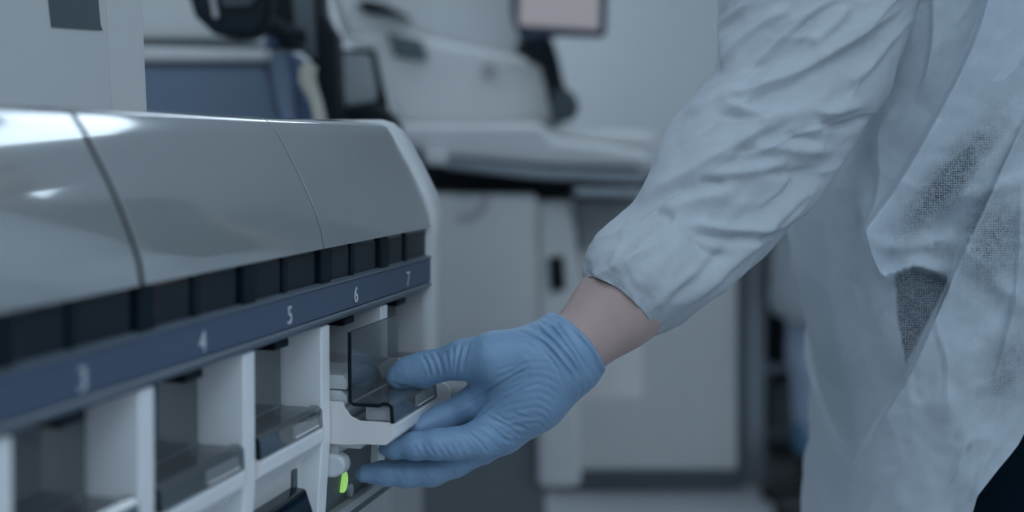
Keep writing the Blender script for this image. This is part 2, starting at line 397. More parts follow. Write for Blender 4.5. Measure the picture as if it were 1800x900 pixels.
# dividers between the slots, slot backs and floors
for k in range(-5, 3):
    y0 = P0+k*DP
    if k < 2:
        lprof('slot_divider', [(F-.002,-.137),(F-.0015,-.225),(F-.006,-.292),(-.60,-.292),(-.60,-.137)], y0, y0+.0165, M['bright'], AN, .0012)
for k in range(-5, 2):
    y0 = P0+k*DP+.0165; y1 = P0+(k+1)*DP
    lbox('slot_floor', -.60, F-.012, y0, y1, -.234, -.229, M['white2'], AN)
    lbox('slot_ceiling', -.60, F-.02, y0, y1, -.142, -.1376, M['dgrey'], AN)
    lbox('slot_catch', F-.03, F-.012, y0+.052, y0+.075, -.146, -.1395, M['black'], AN, .0015)
    if k < 0:
        lprof('lower_panel', [(F-.016,-.2345),(F-.018,-.285),(-.59,-.285),(-.59,-.2345)], y0, y1, M['white2'], AN)
        lprof('release_latch', [(F-.020,-.2520),(F-.006,-.2530),(F+.000,-.270),(F+.003,-.291),(F-.020,-.291)], y0+.006, y1-.018, M['blackgloss'], AN, .002)
        lbox('panel_slit', F-.019, F-.0145, y1-.022, y1-.015, -.256, -.240, M['dgrey'], AN)
    else:
        lprof('status_panel', [(F-.010,-.2345),(F-.012,-.2865),(-.59,-.2865),(-.59,-.2345)], y0, y1+(.0 if k == 0 else -.002), M['dgrey'], AN)
lbox('trim_strip', -.59, F-.004, P0+.0165, LY1, -.2935, -.2868, M['grey'], AN, .001)
lbox('bottom_plate', -.95, F-.014, LY0, LY1, -.306, -.2937, M['dgrey'], AN)
def lamp_disc(name, ly, dz, ry, rz, a0, a1, m, label):
    n = 18; fr = [(0, 0)]+[(ry*math.cos(a0+(a1-a0)*i/n), rz*math.sin(a0+(a1-a0)*i/n)) for i in range(n+1)]
    o = loft(name, [loc(F-.0085, ly+a, dz+b) for a, b in fr], [loc(F-.012, ly+a, dz+b) for a, b in fr], m, AN)
    o['label'] = label
lamp_disc('indicator_light', .9324, -.2690, .0085, .0085, -1.75, 1.2, M['green'], 'lit green round indicator')
lamp_disc('indicator_light', .9450, -.2802, .0080, .0062, -1.1, 2.2, M['ind'], 'unlit grey round indicator')

# end cap with the rounded outline of the hood
cap = [(F+.002,-.300),(F+.003,-.14),(F+.003,-.09),(-.371,-.066),(-.377,-.046),(-.385,-.030),(-.394,-.013),(-.403,.002),(-.412,.014),(-.421,.0215),(-.432,.0245),(-.60,.0245),(-.95,.0245),(-.95,-.300)]
lprof('end_cap', cap, LY1+.0005, LY1+.034, M['white'], AN, .012, 4)
# upper housing behind the hood, with its door, side frame, dark label and the gap between them
UH = -.55
door = [(loc(UH, y, z)) for y, z in ((LY0,.0225),(.868,.0225),(.862,.06),(.853,.20),(.848,.42),(LY0,.42))]
hs = loft('housing_door', door, [v-Vector((cT, -sT, 0))*.06 for v in door], M['white'], AN, .004, 2)
loft('housing_body', [loc(UH-.065, y, z) for y, z in ((LY0,.0225),(.868,.0225),(.868,.42),(LY0,.42))], [loc(-.95, y, z) for y, z in ((LY0,.0225),(.868,.0225),(.868,.42),(LY0,.42))], M['white2'], AN)
sp = [loc(UH-.008, y, z) for y, z in ((.8785,.0225),(.931,.0225),(.921,.14),(.912,.42),(.858,.42),(.858,.082),(.862,.070))]
loft('housing_side_frame', sp, [v-Vector((cT, -sT, 0))*.30 for v in sp], M['white2'], AN, .004, 2)
gp = [loc(UH-.030, y, z) for y, z in ((.852,.0226),(.884,.0226),(.866,.085),(.852,.085))]
loft('housing_gap_liner', gp, [v-Vector((cT, -sT, 0))*.02 for v in gp], M['black'], AN)
# label: dark sheet on the housing door, its lower corners at (92,47) and (180,53) of the photo
def on_plane(x, y, lx):
    d = Vector(((x-900)/FP, 1, -(y-HZ)/FP)); t = lx/(d.x*cT-d.y*sT); v = d*t+Vector((0, 0, H))
    return v
lb = [on_plane(x, y, UH+.0012) for x, y in ((92,47),(135,50),(181,53),(177,44),(168,-60),(80,-60))]
o = loft('label_sheet', lb, [v-Vector((cT, -sT, 0))*.001 for v in lb], M['label'], hs); o['label'] = 'dark grey textured label sheet'

# drawers
def drawer(k, pull, full):
    y0 = P0+k*DP+.0175; y1 = P0+(k+1)*DP-.001; a = pull
    base = loc(-.45+a, (y0+y1)/2, -.229)
    D = bpy.data.objects.new('drawer', None); C.objects.link(D); D.parent = AN; D['wo'] = list(base); D.empty_display_size = .03
    D.location = [base[i]-AN['wo'][i] for i in range(3)]
    D['label'] = 'drawer pulled out by the gloved hand, below digit 6' if pull else 'closed drawer'
    # near side plate (L shaped), far side plate, front bar, tray
    pl = [(-.56,-.196),(-.416,-.196),(-.4145,-.2005),(-.410,-.2065),(-.402,-.2097),(-.376,-.2097),(-.3745,-.2115),(-.3755,-.2215),(-.381,-.2268),(-.400,-.2272),(-.412,-.2285),(-.56,-.2285)]
    pl = [(u+a, z) for u, z in pl]
    lprof('side_plate', pl, y0, y0+.003, M['cream'], D, .0006)
    if not full: ff = pl
    else: ff = [(u, z) for u, z in ((-.56,-.172),(-.40,-.180),(-.376,-.1965),(-.367,-.199),(-.3635,-.203),(-.3635,-.212),(-.3755,-.2250),(-.381,-.2268),(-.56,-.2285))]
    if full: ff = [(u+a, z) for u, z in ff]
    lprof('side_plate', ff, y1-.003, y1, M['cream'], D, .0008)
    fb = [(-.3985,-.2105),(-.3775,-.2105),(-.3745,-.2125),(-.3755,-.2215),(-.381,-.2268),(-.3985,-.2268)]
    lprof('front_bar', [(u+a, z) for u, z in fb], y0+.0032, y1-.0032, M['bright'], D, .0006)
    lbox('tray', -.56+a, -.400+a, y0+.0032, y1-.0032, -.2280, -.2230, M['clear'], D)
    # smoked front: upright pane, ledge and lip
    s = sheet([(-.4105,-.1425),(-.4103,-.170),(-.4100,-.1950),(-.4070,-.1972),(-.3865,-.1972),(-.3835,-.1957),(-.3795,-.1957),(-.3766,-.1975),(-.3758,-.2100)], .0024)
    o = lprof('smoked_front', [(u+a, z) for u, z in s], y0+.0004, y1-.0034, M['smoke'], D)
    lprof('edge_gasket', [(u+a+.0001, z) for u, z in sheet([(-.4105,-.1425),(-.4103,-.170),(-.4100,-.1950),(-.4070,-.1972),(-.3865,-.1972),(-.3835,-.1957),(-.3795,-.1957),(-.3766,-.1975),(-.3758,-.2098)], .0027)], y0-.0006, y0+.0004, M['black'], D)
    lprof('grip_insert', [(-.3773+a,-.2000),(-.3760+a,-.2010),(-.3745+a,-.2085),(-.3773+a,-.2088)], y0+.056, y1-.010, M['cream'], D, .0005)
    lbox('lip_core', -.400+a, -.3785+a, y0+.006, y1-.006, -.2100, -.1992, M['grey'], D, .001)
    if full:
        lbox('runner', -.60, -.405+a, y0+.010, y0+.020, -.2335, -.2290, M['clear'], D, .001)
        for q in range(4):
            lprof('under_rib', [(-.430+a-.012*q, -.2288),(-.422+a-.012*q, -.2288),(-.422+a-.012*q,-.236),(-.426+a-.012*q,-.240),(-.430+a-.012*q,-.240)], y0+.006, y1-.02, M['clear'], D, .0006)
    return D
for k in range(-5, 2):
    drawer(k, .048 if k == 0 else 0.0, k == 0)
lprof('drawer_catch', [(F-.012,-.236),(F+.002,-.2365),(F+.008,-.239),(F+.010,-.245),(F+.008,-.251),(F+.001,-.2545),(F-.012,-.255)], P0+.0172, P0+.032, M['clear'], AN, .003, 3)

# white reagent cartridges standing in the open drawer
for q in range(4):
    zz = -.2228+.0116*q
    o = lprof('reagent_cartridge', [(-.440,zz),(-.368,zz),(-.3665,zz+.003),(-.3665,zz+.0075),(-.372,zz+.0110),(-.440,zz+.0110)], P0+.0225+.002*(q % 2), P0+.078, M['clear'], None, .0008)
    tag(o, ['lowest', 'second', 'third', 'topmost'][q]+' white flat cartridge of the stack in the open drawer, %s' % ['on the tray', 'above the lowest one', 'below the topmost one', 'under the smoked pane'][q], 'cartridge', 'cartridges in the open drawer')

# ------------------------------------------------------------------ rear left bench with small equipment
rb = empty('storage_cabinet', (-.62, 2.6, 0), 'blue-grey fronted cabinet with a pale top rail behind the analyzer hood', 'cabinet')
prism('front_panel', [(180,112),(462,112),(500,260),(505,860),(180,860)], 2.4, .4, M['bluebox'], rb, .01)
prism('top_rail', [(180,80),(470,86),(466,108),(180,108)], 2.38, .42, M['white2'], rb, .008)
prism('shadow_groove', [(180,72),(468,76),(470,84),(180,80)], 2.42, .38, M['dgrey'], rb)
prism('upper_board', [(180,-200),(400,-200),(430,40),(440,72),(180,70)], 2.46, .34, M['white2'], rb, .01)
prism('end_panel', [(464,105),(502,120),(522,300),(528,860),(506,860),(500,260)], 2.42, .36, M['bluebox'], rb, .005)

bench = tag(box('bench', (-.46, 1.80, .0), (-.17, 2.38, .985), M['grey'], None, .006), 'grey bench unit behind the analyzer carrying the small black equipment', 'bench')
BT = .985
mo = empty('operator_monitor', px(400, 300, 1.9), 'black tilted monitor with rounded corner at the top left, behind the hood', 'monitor')
prism('monitor_shell', [(322,-120),(328,-10),(340,28),(372,58),(405,66),(452,66),(470,40),(478,-10),(482,-120)], 1.85, .05, M['black'], mo, .012, 3)
prism('monitor_front', [(372,-120),(378,-20),(392,14),(440,12),(455,-10),(455,-120)], 1.843, .008, M['darkfront'], mo, .003)
prism('monitor_trim', [(361,-60),(367,-10),(374,30),(381,33),(384,28),(376,-10),(370,-60)], 1.84, .006, M['grey'], mo, .002)
tube('monitor_arm', [px(440,30,1.90), px(475,45,1.95), px(500,58,2.02), px(522,64,2.085)], .016, M['black'], mo)
o = prism('equipment_stand', [(446,-120),(560,-120),(565,20),(590,60),(596,215),(600,427),(560,427),(556,210),(545,110),(530,86),(485,86),(462,70),(450,30)], 2.11, .10, M['black'], None, .012, 3)
so = tag(o, 'tall black equipment stand rising behind the hood right of the monitor', 'stand')
prism('grey_cover', [(505,-120),(548,-120),(552,20),(556,105),(532,100),(516,40)], 2.10, .02, M['dgrey'], so, .006)
prism('blue_knob', [(462,60),(482,52),(490,72),(484,88),(466,86)], 2.09, .04, M['blue'], so, .008, 3)
o = tag(prism('blue_container', [(470,92),(520,92),(534,140),(540,215),(545,436),(500,436),(486,190)], 2.0, .09, M['blue'], None, .012, 3), 'blue plastic container on the bench between cabinet and black stand', 'container')
prism('container_face', [(474,96),(500,96),(512,140),(518,215),(500,215),(486,180)], 1.992, .009, M['bluebox'], o, .003)
tube_h = tube('handpiece', [px(548,112,1.94), px(541,124,1.94), px(540,140,1.94), px(548,160,1.94), px(556,180,1.94), px(562,205,1.94), px(568,300,1.94), (px(568,300,1.94).x, 1.94, .986)], [.010,.014,.014,.011,.010,.010,.010,.010], M['tan'])
tag(tube_h, 'curved tan handpiece leaning in front of the black stand', 'handpiece')
for q, (x0, x1, x2) in enumerate(((556, 566, 578), (582, 594, 608))):
    o = tube('bottle_hanging', [px(x0,-120,2.3+.04*q), px(x1,0,2.3+.04*q), px(x2,45,2.3+.04*q), px(x2+2,60,2.3+.04*q)], [.009,.011,.011,.005], M['white2'])
    o.name = 'hanging_tube'
    tag(o, ['left pale tube hanging at the top edge beside the black stand', 'right pale tube hanging at the top edge nearer the rear machine'][q], 'tube', 'pale hanging tubes')
ts = empty('touch_screen', px(625, 330, 2.3), 'small grey touch screen in dark frame on black base, left of the rear machine', 'screen')
prism('screen_frame', [(566,84),(658,86),(672,150),(684,196),(600,200),(590,170)], 2.3, .03, M['black'], ts, .005)
prism('screen_glass', [(580,93),(650,95),(660,145),(662,178),(606,186),(596,150)], 2.292, .01, M['screen'], ts, .004)
prism('screen_base', [(560,196),(600,186),(650,180),(684,194),(698,222),(700,416),(560,416)], 2.24, .12, M['black'], ts, .012, 3)

# ------------------------------------------------------------------ rear analyzer
ra = empty('rear_analyzer', (-.10, 3.6, 0), 'large pale analyzer with sloping lid and stepped deck in the blurred background', 'lab machine')
YR = 3.2
prism('upper_front', [(596,70),(700,46),(760,66),(925,100),(962,110),(982,150),(1000,222),(700,222),(672,150),(660,92)], YR, .55, M['white2'], ra, .03, 3)
prism('lid', [(585,-180),(880,-180),(897,0),(928,104),(860,98),(765,74),(705,50),(600,76)], YR+.012, .5, M['white'], ra, .02, 3)
prism('lid_handle', [(624,6),(642,-2),(680,8),(722,32),(690,26),(640,20)], YR-.025, .06, M['black'], ra, .004)
o = prism('viewing_window', [(679,56),(742,71),(752,106),(692,99)], YR-.02, .05, M['label'], ra, .004); o['label'] = 'dark rectangular window'
def disc(name, x, y, Y, r, t, m, par, n=24):
    c = px(x, y, Y); fr = [c+Vector((math.cos(2*math.pi*i/n)*r, 0, math.sin(2*math.pi*i/n)*r)) for i in range(n)]
    return loft(name, fr, [v+Vector((0, t, 0)) for v in fr], m, par)
disc('round_button', 858, 125, YR-.012, .020, .03, M['grey'], ra)
prism('deck', [(690,218),(955,216),(975,244),(1060,252),(1142,268),(1142,296),(960,290),(785,276),(705,258)], YR-.35, .8, M['white'], ra, .02, 3)
prism('deck_side', [(970,225),(1150,232),(1150,262),(1060,252),(975,244)], YR-.1, .4, M['white2'], ra, .01)
prism('deck_clip', [(742,264),(784,268),(786,292),(748,290)], YR-.40, .06, M['white'], ra, .008)
prism('tray_edge', [(782,276),(960,292),(1142,298),(1142,318),(1120,326),(930,314),(780,296)], YR-.32, .7, M['steel'], ra, .008)
prism('tray_lip', [(1010,330),(1142,334),(1142,350),(1010,345)], YR-.36, .5, M['steel'], ra, .005)
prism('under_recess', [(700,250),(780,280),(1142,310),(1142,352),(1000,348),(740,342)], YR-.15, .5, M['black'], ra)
# lower cabinet, curved back under so its lower part falls darker
lc = [(0,-.115),(0.0,-.40),(.02,-.48),(.05,-.55),(.08,-.60)]
xl, xr = px(690,0,YR-.25).x, px(946,0,YR-.25).x; yl = YR-.25
V0 = [Vector((xl, yl+d, H+z)) for d, z in lc]+[Vector((xl, yl+.7, H-.60)), Vector((xl, yl+.7, H-.115))]
V1 = [Vector((xr, v.y, v.z)) for v in V0]
loft('lower_cabinet', V0, V1, M['grey2'] if 'grey2' in M else M['white2'], ra, .015, 3)
box('lower_shade_panel', (xl, yl+.085, 0), (xr+.02, yl+.7, H-.601), M['plinth'], ra, .01)  # added panel; its darker colour imitates the shading towards the floor
arc = [px(815+45*math.cos(t)*1.0, 345+46*math.sin(t), yl-.002) for t in np.linspace(-.1, 1.9, 16)]
arc2 = [px(815+32*math.cos(t)*1.0, 345+34*math.sin(t), yl-.002) for t in np.linspace(-.1, 1.9, 16)]
ol = arc+arc2[::-1]
V = ol+[v+Vector((0, .006, 0)) for v in ol]; n = len(ol)
Fq = [(i, i+1, n-2-i, n-1-i) for i in range(15)]+[(n+i, n+i+1, n+n-2-i, n+n-1-i) for i in range(15)]+[(i, (i+1) % n, n+(i+1) % n, n+i) for i in range(n)]
link('arc_emblem', from_py('arc_emblem', V, Fq), M['grey'], ra)
prism('side_tower', [(942,352),(1000,350),(1012,400),(1022,520),(1022,860),(946,860)], YR-.22, .4, M['white2'], ra, .02, 3)
prism('rocker_switch', [(964,454),(990,450),(994,508),(968,514)], YR-.235, .03, M['black'], ra, .004)
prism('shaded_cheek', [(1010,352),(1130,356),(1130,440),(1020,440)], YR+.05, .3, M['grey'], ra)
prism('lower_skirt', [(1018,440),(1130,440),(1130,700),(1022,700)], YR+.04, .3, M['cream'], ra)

m2 = empty('wall_monitor', px(990, 212, YR), 'dark blue bezelled monitor with pinkish screen on a black arm above the rear deck', 'monitor')
prism('bezel', [(888,-140),(1074,-140),(1066,64),(985,62),(915,72),(900,30)], 3.05, .05, M['navy'], m2, .01)
prism('screen_glass', [(916,-120),(1058,-120),(1053,52),(912,44)], 3.042, .01, M['pink'], m2, .003)
tube('arm', [px(930,70,3.1), px(950,90,3.12), px(966,112,3.14), px(975,150,3.14), px(984,180,3.14)], [.045,.040,.026,.024,.03], M['black'], m2)
prism('foot', [(972,160),(990,150),(1012,168),(1020,190),(1008,212),(968,214)], 3.08, .12, M['darkfront'], m2, .02, 3)

# ------------------------------------------------------------------ white base cabinet, rack
bc = empty('base_cabinet', px(1120, 850, 4.2), 'white flat fronted base cabinet with dark plinth behind the gloved wrist', 'cabinet')
YB = 4.15
prism('carcass', [(925,300),(1312,300),(1312,838),(925,838)], YB+.02, .5, M['dgrey'], bc)
prism('door', [(925,352),(1296,352),(1296,826),(925,826)], YB, .02, M['white2'], bc, .006)
prism('plinth', [(925,836),(1306,836),(1306,855),(925,855)], YB+.0, .4, M['dgrey'], bc)
prism('worktop', [(915,330),(1318,330),(1318,350),(915,350)], YB-.02, .55, M['grey'], bc, .004)
rk = empty('storage_rack', px(1390, 850, 4.4), 'dark storage rack with a steel front post right of the white base cabinet', 'rack')
prism('rack_post', [(1313,300),(1346,300),(1346,846),(1313,846)], YB+.05, .05, M['steel'], rk, .004)
prism('rack_back', [(1346,240),(1600,240),(1600,800),(1346,800)], YB+.5, .03, M['dgrey'], rk)
prism('rack_side', [(1590,240),(1605,240),(1605,846),(1590,846)], YB+.1, .5, M['dgrey'], rk)
for y0, y1, mm in ((372,396,'dgrey'), (455,478,'steel'), (640,658,'steel'), (755,775,'dgrey')):
    prism('shelf', [(1346,y0),(1592,y0),(1592,y1),(1346,y1)], YB+.1, .42, M[mm], rk, .004)
for q, (y0, y1, mm, lb2) in enumerate(((500,640,'black','black storage box on the middle shelf of the rack'), (672,755,'dgrey','dark grey storage box on the bottom shelf of the rack'))):
    o = prism('storage_box', [(1352,y0),(1580,y0),(1580,y1),(1352,y1)], YB+.16, .3, M[mm], None, .01)
    tag(o, lb2, 'box')

# ------------------------------------------------------------------ people
def person_field(lo, hi, h, caps, k=.03):
    f = Field(lo, hi, h)
    for a, b, ra, rb in caps: f.cap(a, b, ra, rb, k)
    return f
def head_caps(hx, hy, hz, fx):        # head centred at, face towards fx (-1: left)
    return [((hx-.01*fx*-1, hy, hz+.035), (hx, hy, hz+.02), .088, .086), ((hx+fx*.03, hy, hz-.02), (hx+fx*.035, hy, hz-.075), .062, .040),
            ((hx+fx*.085, hy, hz+.008), (hx+fx*.108, hy, hz-.022), .010, .013), ((hx+fx*.088, hy-.016, hz-.060), (hx+fx*.088, hy+.016, hz-.060), .008, .008),
            ((hx-fx*.005, hy-.080, hz+.01), (hx-fx*.008, hy-.082, hz-.025), .012, .008), ((hx-fx*.005, hy+.080, hz+.01), (hx-fx*.008, hy+.082, hz-.025), .012, .008)]

# second person far behind
P2 = Vector((.975, 3.95, 0))
p2 = empty('person', P2, 'blurred person in pale coat and light blue trousers standing far behind the gown', 'person')
def b2(x, y, z): return (P2.x+x, P2.y+y, z)
legs2 = [(b2(.0,-.09,.90), b2(-.01,-.09,.48), .085, .06), (b2(-.01,-.09,.48), b2(.0,-.09,.09), .055, .042), (b2(.0,.09,.90), b2(-.01,.09,.48), .085, .06), (b2(-.01,.09,.48), b2(.0,.09,.09), .055, .042)]
tor2 = [(b2(0,-.06,.95), b2(0,-.08,1.35), .11, .12), (b2(0,.06,.95), b2(0,.08,1.35), .11, .12), (b2(0,-.14,1.40), b2(0,.14,1.40), .06, .06), (b2(0,0,1.42), b2(-.01,0,1.55), .055, .05)]
arm2 = [(b2(0,-.2,1.40), b2(.02,-.25,1.12), .05, .042), (b2(.02,-.25,1.12), b2(-.01,-.24,.88), .04, .03), (b2(-.01,-.24,.88), b2(-.02,-.24,.78), .032, .022),
        (b2(0,.2,1.40), b2(.02,.25,1.12), .05, .042), (b2(.02,.25,1.12), b2(-.01,.24,.88), .04, .03), (b2(-.01,.24,.88), b2(-.02,.24,.78), .032, .022)]
feet2 = [(b2(.03,s*.09,.04), b2(-.13,s*.10,.03), .042, .032) for s in (-1, 1)]
f = person_field((P2.x-.4, P2.y-.42, -.02), (P2.x+.35, P2.y+.42, 1.85), .012, legs2+tor2+arm2+head_caps(P2.x-.02, P2.y, 1.66, -1)+feet2)
link('body', f.mesh('body'), M['skin'], p2)
def grow(cs, d): return [(a, b, ra+d, rb+d) for a, b, ra, rb in cs]
f = person_field((P2.x-.4, P2.y-.45, .3), (P2.x+.4, P2.y+.45, 1.6), .014, grow(tor2[:3], .025)+grow(arm2[:2]+arm2[3:5], .02)+[(b2(.0,-.07,.95), b2(-.01,-.09,.66), .125, .135), (b2(.0,.07,.95), b2(-.01,.09,.66), .125, .135)])
f.clip((0, 0, .60), (0, 0, -1)); link('lab_coat', f.mesh('lab_coat'), M['coat'], p2)
f = person_field((P2.x-.3, P2.y-.3, .0), (P2.x+.3, P2.y+.3, 1.0), .012, grow(legs2, .016))
f.clip((0, 0, .24), (0, 0, -1)); link('trousers', f.mesh('trousers'), M['ltrous'], p2)
f = person_field((P2.x-.3, P2.y-.3, -.02), (P2.x+.3, P2.y+.3, .4), .01, grow(feet2, .008)+[(b2(.0,s*.09,.20), b2(.01,s*.09,.05), .060, .052) for s in (-1, 1)], .02)
f.clip((0, 0, 0.0), (0, 0, -1)); link('boots', f.mesh('boots'), M['shoe'], p2)
f = person_field((P2.x-.3, P2.y-.3, .1), (P2.x+.3, P2.y+.3, .4), .01, [(b2(.0,s*.09,.25), b2(.0,s*.09,.19), .068, .066) for s in (-1, 1)], .01)
link('boot_cuffs', f.mesh('boot_cuffs'), M['cover'], p2)
f = person_field((P2.x-.2, P2.y-.2, 1.5), (P2.x+.2, P2.y+.2, 1.9), .01, [((P2.x+.005, P2.y, 1.705), (P2.x+.02, P2.y, 1.68), .096, .092)])
f.clip((P2.x-.03, P2.y, 1.66), (-.75, 0, -.66)); link('hair', f.mesh('hair'), M['hair'], p2)

# ---- main person: body inside the gown
W0 = px(1012, 608, 1.0); EL = px(1335, 240, 1.075); UA = px(1430, 60, 1.10); SH = px(1540, -390, 1.13)
pb = empty('person', (.50, 1.28, 0), 'person in white nonwoven gown and blue gloves reaching from the right to the open drawer', 'person')
FA = px(1095, 530, 1.018)
FB = px(1165, 462, 1.045)
arms = [(W0, FA, .0272, .0305), (FA, FB, .0295, .029), (FB, EL, .030, .034), (EL, UA, .035, .038), (UA, SH, .040, .054)]
torso = [((.45,1.28,1.36), (.492,1.30,.98), .118, .126), ((.45,1.39,1.36), (.492,1.38,.98), .118, .126), (tuple(SH), (.43,1.50,1.478), .062, .062), ((.43,1.32,1.46), (.38,1.31,1.58), .060, .052)]
hips = [((.51,1.27,.92), (.51,1.43,.92), .125, .125)]
legs = [((.51,1.26,.92), (.52,1.25,.50), .098, .062), ((.52,1.25,.50), (.53,1.25,.10), .058, .042), ((.51,1.44,.92), (.52,1.45,.50), .098, .062), ((.52,1.45,.50), (.53,1.45,.10), .058, .042)]
feet = [((.55,y,.045), (.36,y-.01*s,.032), .045, .034) for y, s in ((1.25, 1), (1.45, -1))]
arm_far = [((.44,1.52,1.46), (.49,1.60,1.18), .056, .045), ((.49,1.60,1.18), (.47,1.60,.93), .042, .030), ((.47,1.60,.93), (.465,1.60,.87), .034, .030)]
arm_far += [((.465,1.60,.87), (.44+.018*q,1.605,.79-.008*(q in (1, 2))), .011, .008) for q in range(4)]+[((.455,1.59,.91), (.425,1.575,.85), .012, .009)]
f = Field((.0, .9, -.02), (.80, 1.72, 1.88), .006)
for a, b, ra_, rb_ in arms: f.cap(a, b, ra_, rb_, .03)
for a, b, ra_, rb_ in torso+hips+legs+feet: f.cap(a, b, ra_, rb_, .04)
for a, b, ra_, rb_ in arm_far: f.cap(a, b, ra_, rb_, .006)
for a, b, ra_, rb_ in head_caps(.34, 1.30, 1.69, -1): f.cap(a, b, ra_, rb_, .02)
link('body', f.mesh('body'), M['skin'], pb)
f = Field((.2, 1.0, .7), (.8, 1.65, 1.6), .01)
for a, b, ra_, rb_ in grow(torso[:3]+hips, .012): f.cap(a, b, ra_, rb_, .05)
f.clip((0, 0, .86), (0, 0, -1)); link('scrub_top', f.mesh('scrub_top'), M['scrub'], pb)
f = Field((.2, 1.0, .0), (.8, 1.65, 1.2), .01)
for a, b, ra_, rb_ in grow(hips, .020)+grow(legs, .026): f.cap(a, b, ra_, rb_, .04)
f.clip((0, 0, .07), (0, 0, -1)); f.clip((0, 0, 1.02), (0, 0, 1)); link('trousers', f.mesh('trousers'), M['trousers'], pb)
f = Field((.2, 1.0, -.02), (.8, 1.65, .3), .008)
for a, b, ra_, rb_ in grow(feet, .010): f.cap(a, b, ra_, rb_, .02)
f.clip((0, 0, .0), (0, 0, -1)); link('shoes', f.mesh('shoes'), M['shoe'], pb)
f = Field((.2, 1.1, 1.5), (.55, 1.5, 1.9), .008)
f.cap((.352, 1.30, 1.735), (.37, 1.30, 1.70), .097, .092, .01); f.clip((.32, 1.30, 1.69), (-.75, 0, -.66)); link('hair', f.mesh('hair'), M['hair'], pb)

# ---- the gloved hand
f = Field((-.17, .90, .80), (.10, 1.10, 1.06), .00105)
def bone(pts, k=.006):
    for (a, b) in zip(pts[:-1], pts[1:]):
        f.cap(px(*a[:3]), px(*b[:3]), a[3]/FP*a[2], b[3]/FP*b[2], k)
# palm: metacarpals from the wrist
bone([(1040,580,1.008,60), (1005,612,1.0,58), (960,645,.992,56)], .012)
bone([(990,615,1.0,52), (930,650,1.0,44), (868,692,1.010,31)], .016)
bone([(985,630,1.0,52), (930,690,.993,46), (872,752,.990,37)], .016)
bone([(990,645,1.003,46), (940,700,1.0,44), (885,758,1.003,38)], .016)
bone([(1000,640,1.01,44), (945,705,1.02,40), (880,765,1.028,34)], .016)
# thumb
bone([(985,600,.997,42), (925,622,.990,40), (868,626,.990,38), (815,632,1.0,30), (768,643,1.008,27)], .012)
bone([(768,643,1.008,27), (742,650,1.013,29.5), (716,656,1.015,26), (699,664,1.015,21)], .006)
bone([(880,640,.992,34), (858,665,1.008,24), (846,690,1.016,20)], .012)
# index, running behind the drawer front
bone([(868,692,1.010,32), (825,712,1.012,27), (778,735,1.012,23), (735,752,1.004,20)], .006)
# middle finger, under the drawer
bone([(872,752,.990,37), (845,772,.982,32), (800,780,.976,27), (768,781,.975,25.5), (730,784,.977,23), (692,788,.980,17), (676,789,.982,11)], .005)
# ring and little finger
bone([(885,758,1.003,36), (850,786,1.002,27), (800,812,1.000,26), (760,829,.998,25), (715,832,.996,24), (675,832,.994,21), (640,832,.992,16)], .004)
bone([(880,765,1.028,30), (835,795,1.034,22), (790,815,1.036,19), (745,822,1.034,17), (705,826,1.030,14)], .004)
# cuff cut and rolled rim
ax = (px(1100,520,1.02)-px(1000,612,1.0)).normalized()
cuffc = px(1016,604,1.0)
f.clip(cuffc, ax)
e1 = ax.cross(Vector((0, 1, 0))).normalized(); e2 = ax.cross(e1)
rim = [cuffc-ax*.001+e1*math.cos(t)*.0286+e2*math.sin(t)*.0280 for t in np.linspace(0, 2*math.pi, 40)]
for a, b in zip(rim[:-1], rim[1:]): f.cap(a, b, .0021, .0021, .0010)
me = f.mesh('glove')
# wrinkles of the nitrile, pressed into the surface
co = coords(me); nr = normals(me); P = to_px(co); near = np.clip(-nr[:,1]*1.6+.35, 0, 1)
d = np.zeros(len(co))
def crease(pts, amp, wd, lip=.6):
    b, s, al = poly_dist(P, smooth_line(pts)); b = b+vnoise(P/9.0, 3)*wd*.25
    fade = np.clip(np.minimum(al, 1-al)*5, 0, 1)**.7
    x = b/wd
    return amp*fade*(-np.exp(-x*x)+lip*np.exp(-((x-1.9)**2)*.9))
CR = []
for pts, amp in (([(741,624),(752,640),(757,664)], .9), ([(752,620),(764,640),(768,664)], .7), ([(765,616),(776,640),(780,662)], .8), ([(781,612),(788,636),(790,660)], .7), ([(797,607),(797,634),(794,664)], .9),
                 ([(812,604),(804,630),(800,668)], 1.5), ([(826,600),(818,626),(812,660)], .6),
                 ([(690,672),(705,680),(725,680)], .5),
                 ([(930,636),(905,650),(880,662),(868,668)], 1.0), ([(905,640),(885,648),(872,652)], .7),
                 ([(940,640),(895,665),(850,694),(800,722)], 1.5), ([(960,668),(905,690),(860,715),(830,738)], .8), ([(930,668),(885,690),(845,712)], .6),
                 ([(812,752),(838,770),(862,800)], 1.0), ([(826,746),(852,762),(880,790)], 1.2), ([(838,738),(866,752),(900,782)], 1.0), ([(850,730),(880,742),(918,768)], 1.0), ([(870,728),(896,742),(930,756)], .8),
                 ([(885,742),(905,752),(925,748)], .9), ([(868,760),(890,775),(905,775)], .9), ([(900,725),(925,735),(948,735)], .7), ([(790,760),(815,772),(835,798)], .7)):
    CR.append((pts, amp*.00065, 2.7))
for q in range(9):
    yy = 628+q*13.5
    CR.append(([(893-q*3, yy+22), (925, yy+8), (960-q*1, yy+7), (1000-q*5, yy+26)],   .00020+.00012*random.random(), 2.6))
for q in range(8):
    xx = 726+q*13
    CR.append(([(xx, 778), (xx+5, 790), (xx+15, 803)], .00028, 2.6))
for q in range(7):
    xx = 660+q*21+random.uniform(-5, 5)
    CR.append(([(xx, 818), (xx+6, 832), (xx+16, 848)], .00028, 2.8))
for q in range(6):
    o_ = 9+q*10+random.uniform(-3, 3)
    CR.append(([(958-o_, 562+o_*.28+q*2), (990-o_*.9, 582+o_*.2), (1016-o_*.75, 618+o_*.2), (1032-o_*.6, 664+o_*.35)], .0008-.00008*q, 2.8))
